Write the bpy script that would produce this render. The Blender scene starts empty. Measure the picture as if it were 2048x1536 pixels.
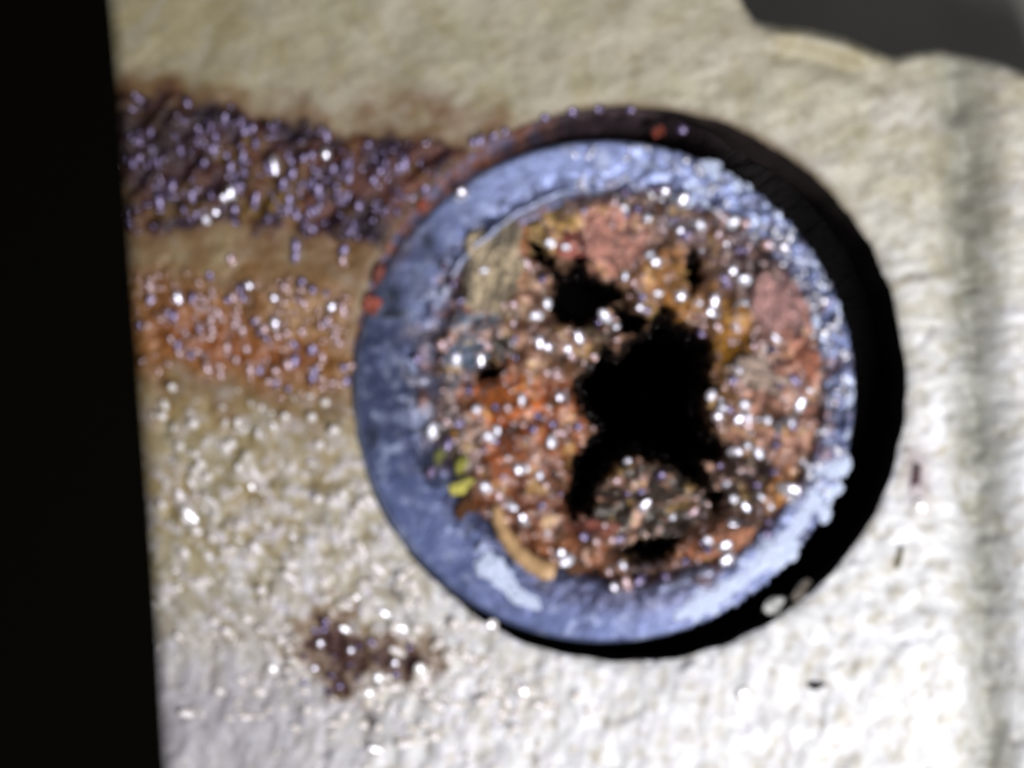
import bpy, bmesh, math, random
import numpy as np
from mathutils import Vector, Matrix, Euler

random.seed(7)
rng = np.random.default_rng(11)
SC = bpy.context.scene
COL = SC.collection
U = 1e-4                                   # one unit of the layout grid = 0.1 mm
D = 0.60                                   # camera height above the face of the block

# ------------------------------------------------------------------ camera
cam_data = bpy.data.cameras.new("camera")
cam = bpy.data.objects.new("camera", cam_data)
COL.objects.link(cam)
cam.location = (0, 0, D)
cam_data.sensor_width = 36.0
cam_data.lens = 36.0 * D / 0.2048
cam_data.clip_start = 0.01
cam_data.clip_end = 20
cam_data.dof.use_dof = True                # the photograph is focused behind the surface
cam_data.dof.focus_distance = 0.66
cam_data.dof.aperture_fstop = 5.2
SC.camera = cam

# ------------------------------------------------------------------ world and lamps
W = bpy.data.worlds.new("World")
SC.world = W
W.use_nodes = True
bg = W.node_tree.nodes["Background"]
bg.inputs[0].default_value = (0.85, 0.87, 1.0, 1)
bg.inputs[1].default_value = 0.10

def lamp(name, loc, target, size, power, color):
    ld = bpy.data.lights.new(name, 'AREA')
    ld.shape = 'DISK'
    ld.size = size
    ld.energy = power
    ld.color = color
    o = bpy.data.objects.new(name, ld)
    COL.objects.link(o)
    o.location = loc
    o.rotation_euler = (Vector(target) - Vector(loc)).to_track_quat('-Z', 'Y').to_euler()
    return o

KEY = lamp("key_lamp", (0.215, -0.215, 0.27), (0.0, 0.0, 0.0), 0.07, 1.45, (1.0, 0.985, 0.97))
LED = Vector((0.13, -0.12, 0.52))
lamp("led_lamp", LED, (0.0, 0.0, 0.0), 0.11, 1.5, (0.88, 0.88, 1.0))

SC.view_settings.view_transform = 'Standard'
SC.view_settings.look = 'None'
SC.view_settings.exposure = 0.0
SC.view_settings.gamma = 1.0
SC.cycles.use_denoising = True
SC.cycles.max_bounces = 6
SC.cycles.sample_clamp_indirect = 3.0

# ------------------------------------------------------------------ small maths
def lin(c):
    c = np.asarray(c, float) / 255.0
    return np.where(c <= 0.04045, c / 12.92, ((c + 0.055) / 1.055) ** 2.4)

def _hash(ix, iy, seed):
    h = (ix.astype(np.int64) * 374761393 + iy.astype(np.int64) * 668265263 + seed * 1274126177) & 0xFFFFFFFF
    h = ((h ^ (h >> 13)) * 1274126177) & 0xFFFFFFFF
    h = ((h ^ (h >> 16)) * 2246822519) & 0xFFFFFFFF
    return (h ^ (h >> 15)) & 0xFFFFFFFF

def gnoise(x, y, seed=0):
    ix, iy = np.floor(x), np.floor(y)
    fx, fy = x - ix, y - iy
    ux = fx * fx * fx * (fx * (fx * 6 - 15) + 10)
    uy = fy * fy * fy * (fy * (fy * 6 - 15) + 10)
    def g(dx, dy):
        a = _hash(ix + dx, iy + dy, seed) / 4294967296.0 * 2 * math.pi
        return np.cos(a) * (fx - dx) + np.sin(a) * (fy - dy)
    a = g(0, 0) * (1 - ux) + g(1, 0) * ux
    b = g(0, 1) * (1 - ux) + g(1, 1) * ux
    return (a * (1 - uy) + b * uy) * 1.5

def fbm(x, y, size, octaves=4, seed=0, gain=0.5):
    s, a, t = 0, 1.0, 0
    f = 1.0 / size
    for k in range(octaves):
        s = s + a * gnoise(x * f + 17.3 * k, y * f - 9.1 * k, seed + k)
        t += a
        a *= gain
        f *= 2.03
    return s / t * 1.4

def worley(x, y, size, seed=0):
    px, py = x / size, y / size
    ix, iy = np.floor(px), np.floor(py)
    best = np.full(np.shape(x), 9.0)
    for dx in (-1, 0, 1):
        for dy in (-1, 0, 1):
            h1 = _hash(ix + dx, iy + dy, seed) / 4294967296.0
            h2 = _hash(ix + dx, iy + dy, seed + 77) / 4294967296.0
            best = np.minimum(best, (ix + dx + h1 - px) ** 2 + (iy + dy + h2 - py) ** 2)
    return np.sqrt(best)

def sst(a, b, x):
    t = np.clip((x - a) / (b - a), 0, 1)
    return t * t * (3 - 2 * t)

def seg_dist(x, y, pts, closed=False):
    best = np.full(np.shape(x), 1e9)
    n = len(pts)
    for k in range(n if closed else n - 1):
        ax, ay = pts[k]
        bx, by = pts[(k + 1) % n]
        dx, dy = bx - ax, by - ay
        t = np.clip(((x - ax) * dx + (y - ay) * dy) / (dx * dx + dy * dy), 0, 1)
        best = np.minimum(best, np.hypot(x - ax - t * dx, y - ay - t * dy))
    return best

def inside(x, y, pts):
    res = np.zeros(np.shape(x), bool)
    n = len(pts)
    for k in range(n):
        ax, ay = pts[k]
        bx, by = pts[(k + 1) % n]
        c = ((ay > y) != (by > y))
        with np.errstate(divide='ignore', invalid='ignore'):
            xi = (bx - ax) * (y - ay) / (by - ay + 1e-12) + ax
        res ^= c & (x < xi)
    return res

def sdf(x, y, pts):                        # positive inside
    d = seg_dist(x, y, pts, True)
    return np.where(inside(x, y, pts), d, -d)

def gauss(x, y, cx, cy, rx, ry, rot=0.0):
    a = math.radians(rot)
    u = (x - cx) * math.cos(a) + (y - cy) * math.sin(a)
    v = -(x - cx) * math.sin(a) + (y - cy) * math.cos(a)
    return np.exp(-((u / rx) ** 2 + (v / ry) ** 2))

def P(px, py, z=0.0):                      # layout grid -> metres (z in grid units)
    return Vector(((px - 1024) * U, (768 - py) * U, z * U))

# ------------------------------------------------------------------ object helpers
def tag(o, label=None, cat=None, group=None, kind=None):
    if label: o['label'] = label
    if cat: o['category'] = cat
    if group: o['group'] = group
    if kind: o['kind'] = kind
    return o

def empty(name, loc):
    o = bpy.data.objects.new(name, None)
    COL.objects.link(o)
    o.location = loc
    o.empty_display_size = 0.01
    return o

def adopt(o, parent):                      # parent without moving
    o.parent = parent
    w = Vector((0, 0, 0))
    p = parent
    while p is not None:
        w += p.location
        p = p.parent
    o.location = o.location - w
    return o

def mesh_np(name, V, F, mat, col=None, smooth=True):
    me = bpy.data.meshes.new(name)
    V = np.asarray(V, np.float32)
    F = np.asarray(F, np.int32)
    n = F.shape[1]
    me.vertices.add(len(V))
    me.vertices.foreach_set("co", V.ravel())
    me.loops.add(F.size)
    me.loops.foreach_set("vertex_index", F.ravel())
    me.polygons.add(len(F))
    me.polygons.foreach_set("loop_start", np.arange(0, F.size, n, dtype=np.int32))
    me.polygons.foreach_set("loop_total", np.full(len(F), n, np.int32))
    me.update(calc_edges=True)
    me.polygons.foreach_set("use_smooth", np.full(len(F), smooth))
    if col is not None:
        ca = me.color_attributes.new("Col", 'FLOAT_COLOR', 'POINT')
        rgba = np.ones((len(V), 4), np.float32)
        rgba[:, :3] = col
        ca.data.foreach_set("color", rgba.ravel())
    me.materials.append(mat)
    me.validate()
    return me

def link(name, me, parent=None):
    o = bpy.data.objects.new(name, me)
    COL.objects.link(o)
    if parent is not None:
        adopt(o, parent)
    return o

def compact(V, F, C):
    used = np.unique(F)
    m = np.full(len(V), -1, np.int64)
    m[used] = np.arange(len(used))
    return V[used], m[F], C[used]

# ------------------------------------------------------------------ materials
def material(name, color=None, rough=0.6, spec=0.5, metal=0.0, ior=1.5, coat=0.0, coat_rough=0.1,
             grain=(2500.0, 0.18), bump=(1800.0, 0.35, 0.0004), tint=None, rough_var=0.0, mottle=None):
    m = bpy.data.materials.new(name)
    m.use_nodes = True
    nt = m.node_tree
    b = nt.nodes["Principled BSDF"]
    tc = nt.nodes.new("ShaderNodeTexCoord")
    if color is None:
        src = nt.nodes.new("ShaderNodeAttribute")
        src.attribute_name = "Col"
    else:
        src = nt.nodes.new("ShaderNodeRGB")
        src.outputs[0].default_value = (*color, 1)
    if mottle:
        n0 = nt.nodes.new("ShaderNodeTexNoise")
        n0.inputs["Scale"].default_value = mottle[0]
        n0.inputs["Detail"].default_value = 3
        nt.links.new(tc.outputs["Object" if len(mottle) < 3 else "Generated"], n0.inputs["Vector"])
        m0 = nt.nodes.new("ShaderNodeMapRange")
        m0.inputs["From Min"].default_value = 0.42
        m0.inputs["From Max"].default_value = 0.62
        nt.links.new(n0.outputs["Fac"], m0.inputs["Value"])
        mixn = nt.nodes.new("ShaderNodeMix")
        mixn.data_type = 'RGBA'
        nt.links.new(m0.outputs[0], mixn.inputs["Factor"])
        nt.links.new(src.outputs[0], mixn.inputs[6])
        mixn.inputs[7].default_value = (*mottle[1], 1)
        src = mixn
        src_out = mixn.outputs[2]
    else:
        src_out = src.outputs[0]
    n1 = nt.nodes.new("ShaderNodeTexNoise")
    n1.inputs["Scale"].default_value = grain[0]
    n1.inputs["Detail"].default_value = 4
    nt.links.new(tc.outputs["Object"], n1.inputs["Vector"])
    mr = nt.nodes.new("ShaderNodeMapRange")
    mr.inputs["From Min"].default_value = 0.3
    mr.inputs["From Max"].default_value = 0.7
    mr.inputs["To Min"].default_value = 1 - grain[1]
    mr.inputs["To Max"].default_value = 1 + grain[1]
    nt.links.new(n1.outputs["Fac"], mr.inputs["Value"])
    mx = nt.nodes.new("ShaderNodeVectorMath")
    mx.operation = 'SCALE'
    nt.links.new(src_out, mx.inputs[0])
    nt.links.new(mr.outputs[0], mx.inputs["Scale"])
    nt.links.new(mx.outputs[0], b.inputs["Base Color"])
    n2 = nt.nodes.new("ShaderNodeTexNoise")
    n2.inputs["Scale"].default_value = bump[0]
    n2.inputs["Detail"].default_value = 3
    nt.links.new(tc.outputs["Object"], n2.inputs["Vector"])
    bp = nt.nodes.new("ShaderNodeBump")
    bp.inputs["Strength"].default_value = bump[1]
    bp.inputs["Distance"].default_value = bump[2]
    nt.links.new(n2.outputs["Fac"], bp.inputs["Height"])
    nt.links.new(bp.outputs[0], b.inputs["Normal"])
    if coat:
        b.inputs["Coat Weight"].default_value = coat
        b.inputs["Coat Roughness"].default_value = coat_rough
        nt.links.new(bp.outputs[0], b.inputs["Coat Normal"])
    b.inputs["Roughness"].default_value = rough
    if rough_var:
        m2 = nt.nodes.new("ShaderNodeMapRange")
        m2.inputs["From Min"].default_value = 0.3
        m2.inputs["From Max"].default_value = 0.7
        m2.inputs["To Min"].default_value = max(0.05, rough - rough_var)
        m2.inputs["To Max"].default_value = min(1, rough + rough_var)
        nt.links.new(n2.outputs["Fac"], m2.inputs["Value"])
        nt.links.new(m2.outputs[0], b.inputs["Roughness"])
    b.inputs["Specular IOR Level"].default_value = spec
    b.inputs["Metallic"].default_value = metal
    b.inputs["IOR"].default_value = ior
    if tint:
        b.inputs["Specular Tint"].default_value = (*tint, 1)
    return m

M_face = material("weathered_pale_face", rough=0.5, spec=0.45, grain=(900, 0.10), bump=(1700, 0.4, 0.0004), rough_var=0.12)
M_stain = material("wet_dark_stain", rough=0.55, spec=0.25, coat=0.12, coat_rough=0.16, grain=(700, 0.3), bump=(1300, 0.6, 0.0007))
M_rust = material("rust_stain", rough=0.5, spec=0.4, coat=0.25, coat_rough=0.25, grain=(600, 0.25), bump=(1300, 0.5, 0.0006))
M_hole = material("dirty_shaded_hole_wall", color=(0.030, 0.020, 0.017), rough=0.8, spec=0.25, grain=(500, 0.5), bump=(900, 0.6, 0.0006))  # dirt and the shade of the gap put into one dark colour
M_side = material("block_side", color=(0.40, 0.37, 0.29), rough=0.8)
M_rim = material("dull_grey_metal", rough=0.48, spec=0.5, metal=0.55, grain=(800, 0.18), bump=(1400, 0.35, 0.0004), rough_var=0.15)
M_bore = material("black_bore", color=(0.008, 0.007, 0.006), rough=0.9, spec=0.1)  # near black colour stands in for the shade deep in the pipe
M_crust = material("rust_crust", rough=0.45, spec=0.5, coat=0.9, coat_rough=0.12, grain=(700, 0.35), bump=(1100, 0.6, 0.0008))
M_dirt_shade = material("gap_dirt_shade", rough=0.85, spec=0.2, grain=(700, 0.35), bump=(1100, 0.4, 0.0006))
M_black = material("matt_black", color=(0.0022, 0.0020, 0.0012), rough=0.95, spec=0.0)
M_back = material("grey_background", color=(0.48, 0.47, 0.41), rough=0.9, spec=0.1, grain=(30, 0.08), bump=(200, 0.1, 0.0005))

# ------------------------------------------------------------------ layout outlines
HC, HR = (1258.0, 768.0), 556.0            # hole in the block
PC, PR = (1208.0, 783.0), 504.0            # pipe
IC, IR = (1258.0, 774.0), 384.0            # inside of the pipe

EDGE = [(1330, -420), (1400, -250), (1455, -80), (1488, 0), (1512, 38), (1560, 46), (1620, 52), (1690, 70), (1745, 94),
        (1788, 110), (1830, 100), (1885, 92), (1950, 106), (2000, 121), (2048, 140), (2200, 190), (2700, 330)]
STAIN_DARK = [(100, 190), (230, 188), (330, 183), (430, 212), (520, 232), (600, 250), (680, 262), (760, 268), (830, 272),
              (880, 296), (930, 290), (985, 268), (960, 305), (890, 355), (840, 400), (800, 450), (770, 505), (745, 510),
              (700, 485), (620, 476), (540, 470), (450, 455), (360, 455), (250, 470), (100, 470)]
STAIN_RUST = [(100, 545), (300, 545), (420, 560), (520, 545), (620, 560), (715, 590), (705, 700), (700, 800), (640, 795),
              (560, 790), (470, 770), (380, 755), (280, 735), (100, 730)]
SPOT = [(590, 1290), (640, 1255), (655, 1215), (690, 1225), (695, 1265), (745, 1290), (800, 1300), (850, 1290), (865, 1325),
        (820, 1355), (770, 1335), (715, 1345), (700, 1385), (670, 1370), (650, 1330)]

def hole_radius(th):
    return HR + 2.5 * gnoise(np.cos(th) * 9 + 40, np.sin(th) * 9, 5) * 1.6 + 3.0 * gnoise(np.cos(th) * 3, np.sin(th) * 3, 6)

def edge_d(x, y):                          # distance inside the block from its broken top right edge
    d = seg_dist(x, y, EDGE)
    ye = np.interp(x, [p[0] for p in EDGE], [p[1] for p in EDGE])
    out = (y < ye) & (x > EDGE[0][0])
    return np.where(out, -d, d)

def masks(x, y):
    n1 = fbm(x, y, 70, 4, 21) * 38
    n2 = fbm(x, y, 70, 4, 31) * 40
    n3 = fbm(x, y, 36, 4, 41, 0.65) * 46
    dk = sdf(x, y, STAIN_DARK) + n1
    ru = sdf(x, y, STAIN_RUST) + n2
    sp = sdf(x, y, SPOT) + n3
    return dk, ru, sp

def streak(x, y):                           # drawn-out wrinkles, leaning then upright towards the bottom
    ang = np.radians(np.interp(y, [700, 1000, 1300], [-38, -55, -70]))
    u = x * np.cos(ang) + y * np.sin(ang)
    v = -x * np.sin(ang) + y * np.cos(ang)
    return fbm(u / 2.0, v, 30, 4, 25, 0.6)

def face_height(x, y):
    z = 7 * fbm(x, y, 420, 3, 1)
    # streaks: diagonal above, upright below
    ang = np.radians(np.interp(y, [0, 500, 900, 1300], [-28, -35, -55, -72]))
    u = x * np.cos(ang) + y * np.sin(ang)
    v = -x * np.sin(ang) + y * np.cos(ang)
    amp = np.interp(y, [0, 350, 900, 1250], [1.7, 2.7, 3.6, 4.4]) * np.interp(x, [300, 900, 1500], [0.75, 0.9, 1.15])
    z = z + amp * 1.25 * fbm(u / 2.0, v, 46, 4, 3)
    z = z + amp * 0.8 * fbm(x, y, 62, 4, 8)
    pit = np.clip(fbm(x, y, 52, 3, 9) - 0.28, 0, 1)
    z = z - 15 * pit * sst(150, 700, y)
    z = z + 7 * fbm(x, y, 170, 2, 10)
    reg = np.clip(gauss(x, y, 640, 1180, 420, 380) + 0.6 * gauss(x, y, 1250, 1450, 500, 160), 0, 1)
    z = z + reg * (5.5 * streak(x, y) + 4 * fbm(x, y, 40, 3, 24))
    # furrows in the lower middle
    low = gauss(x, y, 900, 1330, 330, 190)
    z = z + low * 5 * fbm(u / 3.5, v, 34, 3, 12)
    # upright groove and the strip beyond it
    wob = 9 * fbm(x * 0.2, y, 260, 2, 14)
    gx = np.interp(y, [0, 180, 500, 900, 1300, 1600], [1905, 1915, 1935, 1958, 1975, 1985]) + wob
    z = z - 40 * np.exp(-((x - gx) / 42) ** 2) * (0.8 + 0.4 * fbm(x, y, 90, 2, 15)) * sst(90, 200, y)
    z = z - 9 * sst(-70, -15, x - gx) + 20 * sst(30, 95, x - gx)
    # stains raised a little
    dk, ru, sp = masks(x, y)
    a2 = math.radians(-42)
    us = x * math.cos(a2) + y * math.sin(a2)
    vs = -x * math.sin(a2) + y * math.cos(a2)
    rid = 1 - np.abs(fbm(us / 2.6, vs, 52, 3, 18)) * 2.2
    z = z + sst(-10, 40, dk) * (3 + 9 * rid + 5 * fbm(x, y, 26, 3, 19))
    z = z + sst(-10, 40, ru) * (2 + 8 * fbm(x, y, 40, 4, 20))
    z = z + sst(-10, 30, sp) * (-4 + 8 * fbm(x, y, 30, 3, 23))
    # broken edge with a rounded lip
    d = edge_d(x, y)
    z = z + 11 * np.exp(-((d - 26) / 16) ** 2) * sst(1520, 1560, x) * (1 - sst(1720, 1770, x))
    z = z - 9 * np.exp(-((d - 62) / 20) ** 2) * sst(1500, 1560, x) * (1 - sst(1730, 1800, x))
    z = np.where(d < 26, z - ((26 - np.maximum(d, -4)) / 26) ** 2 * 22, z)
    z = np.where(d < 0, z + np.maximum(d, -14) * 40, z)
    # rounded arris of the hole
    r = np.hypot(x - HC[0], y - HC[1])
    e = np.clip(1 - (r - HR) / 22, 0, 1.3)
    z = z - 9 * e * e
    return z

def face_colour(x, y):
    pale = lin((209, 209, 207))
    cream = lin((196, 190, 172))
    olive = lin((150, 136, 88))
    grey = lin((186, 182, 176))
    brown = lin((112, 78, 40))
    C = np.ones(np.shape(x) + (3,)) * pale
    def mixin(c, w):
        nonlocal C
        w = np.clip(w, 0, 1)[..., None]
        C = C * (1 - w) + c * w
    up = sst(1150, 300, y + 0.22 * (1024 - x) * -1 + 60 * fbm(x, y, 260, 3, 50))
    mixin(cream, 0.85 * up)
    mixin(lin((180, 176, 142)), 0.5 * up * np.clip(0.6 + 1.2 * fbm(x, y, 150, 3, 63), 0, 1))
    mixin(olive, 0.42 * sst(520, 60, y + 50 * fbm(x, y, 180, 3, 51)) * sst(2000, 1100, x))
    mixin(lin((140, 116, 62)), 0.95 * gauss(x, y, 480, 560, 420, 260) + 0.6 * gauss(x, y, 500, 860, 420, 170))
    mixin(olive, 0.85 * gauss(x, y, 360, 1080, 330, 300))
    mixin(olive, 0.6 * gauss(x, y, 250, 60, 330, 200))
    mixin(olive, 0.55 * gauss(x, y, 660, 1180, 160, 220, 20) * (0.7 + 0.8 * fbm(x, y, 80, 3, 52)))
    mixin(olive, 0.45 * gauss(x, y, 1640, 110, 190, 40, 12))
    mixin(lin((150, 122, 66)), 0.9 * np.clip(0.4 + 1.5 * fbm(x, y, 120, 3, 53), 0, 1) * gauss(x, y, 440, 880, 260, 200))
    mixin(brown, 0.85 * gauss(x, y, 870, 222, 150, 42, 12))
    mixin(brown, 0.7 * gauss(x, y, 330, 180, 90, 22))
    mixin(lin((128, 92, 52)), 0.75 * gauss(x, y, 700, 520, 110, 70))
    # mottling
    g = fbm(x, y, 80, 4, 54)
    mixin(olive, np.clip(g * 1.3 - 0.1, 0, 0.38) * sst(1900, 500, y + 0.35 * (x - 1024)))
    mixin(lin((176, 168, 146)), np.clip(fbm(x * 0.8 + y * 0.6, (y * 0.8 - x * 0.6) * 0.5, 40, 3, 59) * 1.8 - 0.3, 0, 0.6))
    mixin(lin((150, 140, 112)), np.clip(fbm(x, y, 34, 3, 57) * 1.6 - 0.35, 0, 0.5))
    mixin(lin((242, 242, 244)), np.clip(fbm(x, y, 50, 4, 55) * 1.8 - 0.2, 0, 0.8) * sst(500, 1200, y + 0.3 * (x - 1024)))
    mixin(grey, 0.5 * np.clip(0.5 + fbm(x, y, 110, 3, 56), 0, 1) * sst(1250, 1500, y) * sst(900, 500, x))
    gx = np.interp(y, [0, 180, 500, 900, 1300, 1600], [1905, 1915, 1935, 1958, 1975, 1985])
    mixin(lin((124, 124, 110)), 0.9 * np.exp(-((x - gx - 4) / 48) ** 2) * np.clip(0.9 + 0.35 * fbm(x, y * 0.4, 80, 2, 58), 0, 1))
    reg = np.clip(gauss(x, y, 600, 1160, 430, 400) + 0.5 * gauss(x, y, 1250, 1450, 500, 160), 0, 1)
    stv = streak(x, y)
    mixin(lin((214, 208, 216)), reg * np.clip(1.8 * stv + 0.05, 0, 0.85))
    mixin(lin((140, 124, 84)), reg * np.clip(-1.9 * stv - 0.05, 0, 0.75) * sst(1560, 1100, y))
    mixin(lin((152, 146, 154)), 0.7 * gauss(x, y, 380, 1440, 330, 160))
    # rust halo and stains
    dk, ru, sp = masks(x, y)
    mixin(brown, 0.8 * sst(-75, 0, dk + 25 * fbm(x, y, 60, 3, 64)))
    mixin(brown, 0.7 * sst(-90, 5, ru + 30 * fbm(x, y, 70, 3, 65)))
    mixin(lin((120, 88, 48)), 0.8 * sst(-45, 0, sp))
    w = sst(-16, 22, dk)
    t = np.clip(0.5 + 1.5 * fbm(x * 0.8 + y * 0.6, (y * 0.8 - x * 0.6) * 0.5, 48, 4, 60), 0, 1)[..., None]
    cd = lin((46, 29, 42)) * (1 - t) + lin((104, 64, 50)) * t
    mixin(cd, w)
    mixin(lin((116, 88, 40)), w * np.clip(1.8 * fbm(x, y, 90, 3, 61) - 0.15, 0, 0.9) + w * 0.5 * gauss(x, y, 560, 350, 70, 40))
    mixin(lin((34, 24, 32)), w * 0.9 * (gauss(x, y, 300, 290, 140, 110) + gauss(x, y, 440, 225, 60, 28) + gauss(x, y, 740, 440, 40, 60) + gauss(x, y, 610, 270, 60, 25)))
    w = 0.9 * sst(-25, 40, ru + 10 * fbm(x, y, 40, 3, 66))
    t = np.clip(0.5 + 0.9 * fbm(x, y, 90, 4, 62), 0, 1)[..., None]
    cr = lin((116, 72, 34)) * (1 - t) + lin((156, 112, 58)) * t
    mixin(cr, w)
    mixin(lin((150, 80, 34)), w * 0.7 * (gauss(x, y, 390, 660, 120, 70) + gauss(x, y, 540, 710, 110, 40)))
    mixin(lin((186, 150, 104)), w * 0.75 * gauss(x, y, 585, 620, 62, 52))
    mixin(lin((66, 44, 26)), w * (0.8 * gauss(x, y, 450, 570, 50, 16) + 0.7 * gauss(x, y, 500, 610, 16, 40)))
    w = sst(-10, 14, sp)
    mixin(lin((64, 36, 34)), 0.92 * w)
    mixin(lin((52, 34, 30)), 0.8 * gauss(x, y, 742, 1440, 22, 26) + 0.7 * gauss(x, y, 790, 1185, 24, 16))
    mixin(lin((140, 112, 116)), 0.7 * gauss(x, y, 1835, 955, 26, 60))
    # dirty arris
    r = np.hypot(x - HC[0], y - HC[1])
    mixin(lin((96, 74, 48)), 0.8 * np.exp(-(np.maximum(0, r - HR) / 14) ** 2) * sst(620, 300, y))
    return C

# ------------------------------------------------------------------ backdrop
bm = bmesh.new()
bmesh.ops.create_grid(bm, x_segments=8, y_segments=8, size=1.5)
for v in bm.verts:
    v.co.z = -0.16
me = bpy.data.meshes.new("tabletop")
bm.to_mesh(me); bm.free()
me.materials.append(M_back)
tag(link("tabletop", me), "dark grey out of focus surface beyond the broken corner of the pale block", "background", kind="structure")

# ------------------------------------------------------------------ the pale block
ST = 5
X0, X1, Y0, Y1 = -320, 2460, -300, 1840
gx, gy = np.arange(X0, X1 + 1, ST, dtype=float), np.arange(Y0, Y1 + 1, ST, dtype=float)
GX, GY = np.meshgrid(gx, gy)
th = np.arctan2(GY - HC[1], GX - HC[0])
rr = np.hypot(GX - HC[0], GY - HC[1])
RH = hole_radius(th)
near = np.abs(rr - RH) < ST * 0.62
GXs = np.where(near, HC[0] + RH * np.cos(th), GX)
GYs = np.where(near, HC[1] + RH * np.sin(th), GY)
inhole = (rr < RH) & ~near
GZ = face_height(GXs, GYs)
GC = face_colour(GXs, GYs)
ED = edge_d(GX, GY)
V = np.stack([(GXs - 1024) * U, (768 - GYs) * U, GZ * U], -1).reshape(-1, 3)
C = GC.reshape(-1, 3)
nx, ny = len(gx), len(gy)
I = np.arange(nx * ny).reshape(ny, nx)
quads = np.stack([I[:-1, :-1], I[1:, :-1], I[1:, 1:], I[:-1, 1:]], -1).reshape(-1, 4)
bad = inhole.ravel() | (ED.ravel() < -18)
quads = quads[~bad[quads].any(1)]
DK, RU, SP = masks(GX, GY)
qd = DK.ravel()[quads].mean(1) > 0
qr = (RU.ravel()[quads].mean(1) > 0) & ~qd
qs = (SP.ravel()[quads].mean(1) > 0) & ~qd & ~qr
gxl = np.interp(GY, [0, 180, 500, 900, 1300, 1600], [1905, 1915, 1935, 1958, 1975, 1985]) + 45
qe = ((GX - gxl).ravel()[quads].mean(1) > 0) & ~qd & ~qr & ~qs
qf = ~(qd | qr | qs | qe)

block = empty("pale_block", (0, 0, -0.16))
tag(block, "pale cream weathered block with a round hole, brown stains and a broken top right corner", "block")
def piece(name, sel, mat, label=None):
    v, f, c = compact(V, quads[sel], C)
    return tag(link(name, mesh_np(name, v, f, mat, c), block), label)
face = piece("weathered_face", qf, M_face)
dark_stain = piece("dark_stain", qd, M_stain, "dark purplish brown glistening stain running left from the pipe")
rust_stain = piece("rust_stain", qr, M_rust, "orange brown rust stain below the dark stain")
dark_spot = piece("dark_spot", qs, M_stain, "small dark brown spot below and left of the pipe")
strip = piece("edge_strip", qe, M_face, "pale strip beyond the upright groove at the right")

# wall of the hole and the sides of the block
NT = 360
t = np.linspace(0, 2 * math.pi, NT, endpoint=False)
R = hole_radius(t)
rows = []
zs = [None, -14, -30, -60, -110, -180, -300, -480, -1595]
for k, z in enumerate(zs):
    rad = R + (0.6 if k == 0 else 1.5 + 2.5 * gnoise(t * 12, np.full(NT, k * 2.7), 71))
    x, y = HC[0] + rad * np.cos(t), HC[1] + rad * np.sin(t)
    zz = face_height(HC[0] + R * np.cos(t), HC[1] + R * np.sin(t)) - 0.4 if z is None else np.full(NT, float(z))
    rows.append(np.stack([(x - 1024) * U, (768 - y) * U, zz * U], -1))
VV = np.concatenate(rows)
FF = []
for k in range(len(zs) - 1):
    a = k * NT + np.arange(NT); b = k * NT + (np.arange(NT) + 1) % NT
    FF.append(np.stack([a, a + NT, b + NT, b], -1))
link("hole_wall", mesh_np("hole_wall", VV, np.concatenate(FF), M_hole), block)
outline = [(X0, Y0), (1372, Y0)] + [p for p in EDGE if p[1] > Y0 and p[0] < X1] + [(X1, 268), (X1, Y1), (X0, Y1)]
vs = []
for (x, y) in outline:
    h = float(face_height(np.array([float(x)]), np.array([float(y) + 3]))[0])
    vs.append(P(x, y, min(h, -2) - 30))
for (x, y) in outline:
    vs.append(P(x, y, -1599))
n = len(outline)
link("side_wall", mesh_np("side_wall", [tuple(v) for v in vs], [(i, (i + 1) % n, n + (i + 1) % n, n + i) for i in range(n)], M_side, smooth=False), block)

# ------------------------------------------------------------------ the pipe
pipe = empty("metal_pipe", P(*PC, -1598))
tag(pipe, "blue grey metal pipe end choked with glistening rust, set in the hole", "pipe")
NT = 900
t = np.linspace(0, 2 * math.pi, NT, endpoint=False)
deg = np.degrees(t)                         # grid y runs down: 0 right, 90 down, 180 left, 270 up
ox, oy = PC[0] + PR * np.cos(t), PC[1] + PR * np.sin(t)
wob = 7 * gnoise(np.cos(t) * 4, np.sin(t) * 4, 81) + 4 * gnoise(np.cos(t) * 14, np.sin(t) * 14, 82)
ix, iy = IC[0] + (IR + wob) * np.cos(t), IC[1] + (IR + wob) * np.sin(t)
chew = np.clip(gauss(ox, oy, 1560, 450, 260, 260) + 0.9 * gauss(ox, oy, 1500, 1180, 140, 140), 0, 1)
ox = ox + chew * 9 * gnoise(t * 34, t * 0, 83) * np.cos(t)
oy = oy + chew * 9 * gnoise(t * 34, t * 0, 83) * np.sin(t)
prof = [(-0.0, -1596), (-0.0, -300), (-0.0, -80), (-0.0, -30), (0.0, -14), (0.012, -7), (0.035, -2), (0.07, 0.5)] + \
       [(a, 1.0) for a in np.linspace(0.1, 0.8, 30)] + [(0.84, -1), (0.88, -4), (0.92, -9), (0.955, -17), (0.98, -28), (0.995, -45), (1.0, -70)]
tt = np.array([p[0] for p in prof])[:, None]
zz = np.array([p[1] for p in prof])[:, None]
RX = ox[None] * (1 - tt) + ix[None] * tt
RY = oy[None] * (1 - tt) + iy[None] * tt
top = (zz > -20)
left = gauss(RX, RY, 740, 760, 170, 420)
rough = np.clip(sst(0.45, 0.8, tt + 0 * RX) * 0.9 + gauss(RX, RY, 1560, 470, 260, 330) + 0.7 * gauss(RX, RY, 1640, 800, 110, 300) - 0.2 * left, 0.05, 1.2)
RZ = zz + top * (rough * (11 * fbm(RX, RY, 34, 4, 84) + 5 * fbm(RX, RY, 90, 2, 85)) + 1.6 * fbm(RX, RY, 60, 3, 86))
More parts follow.
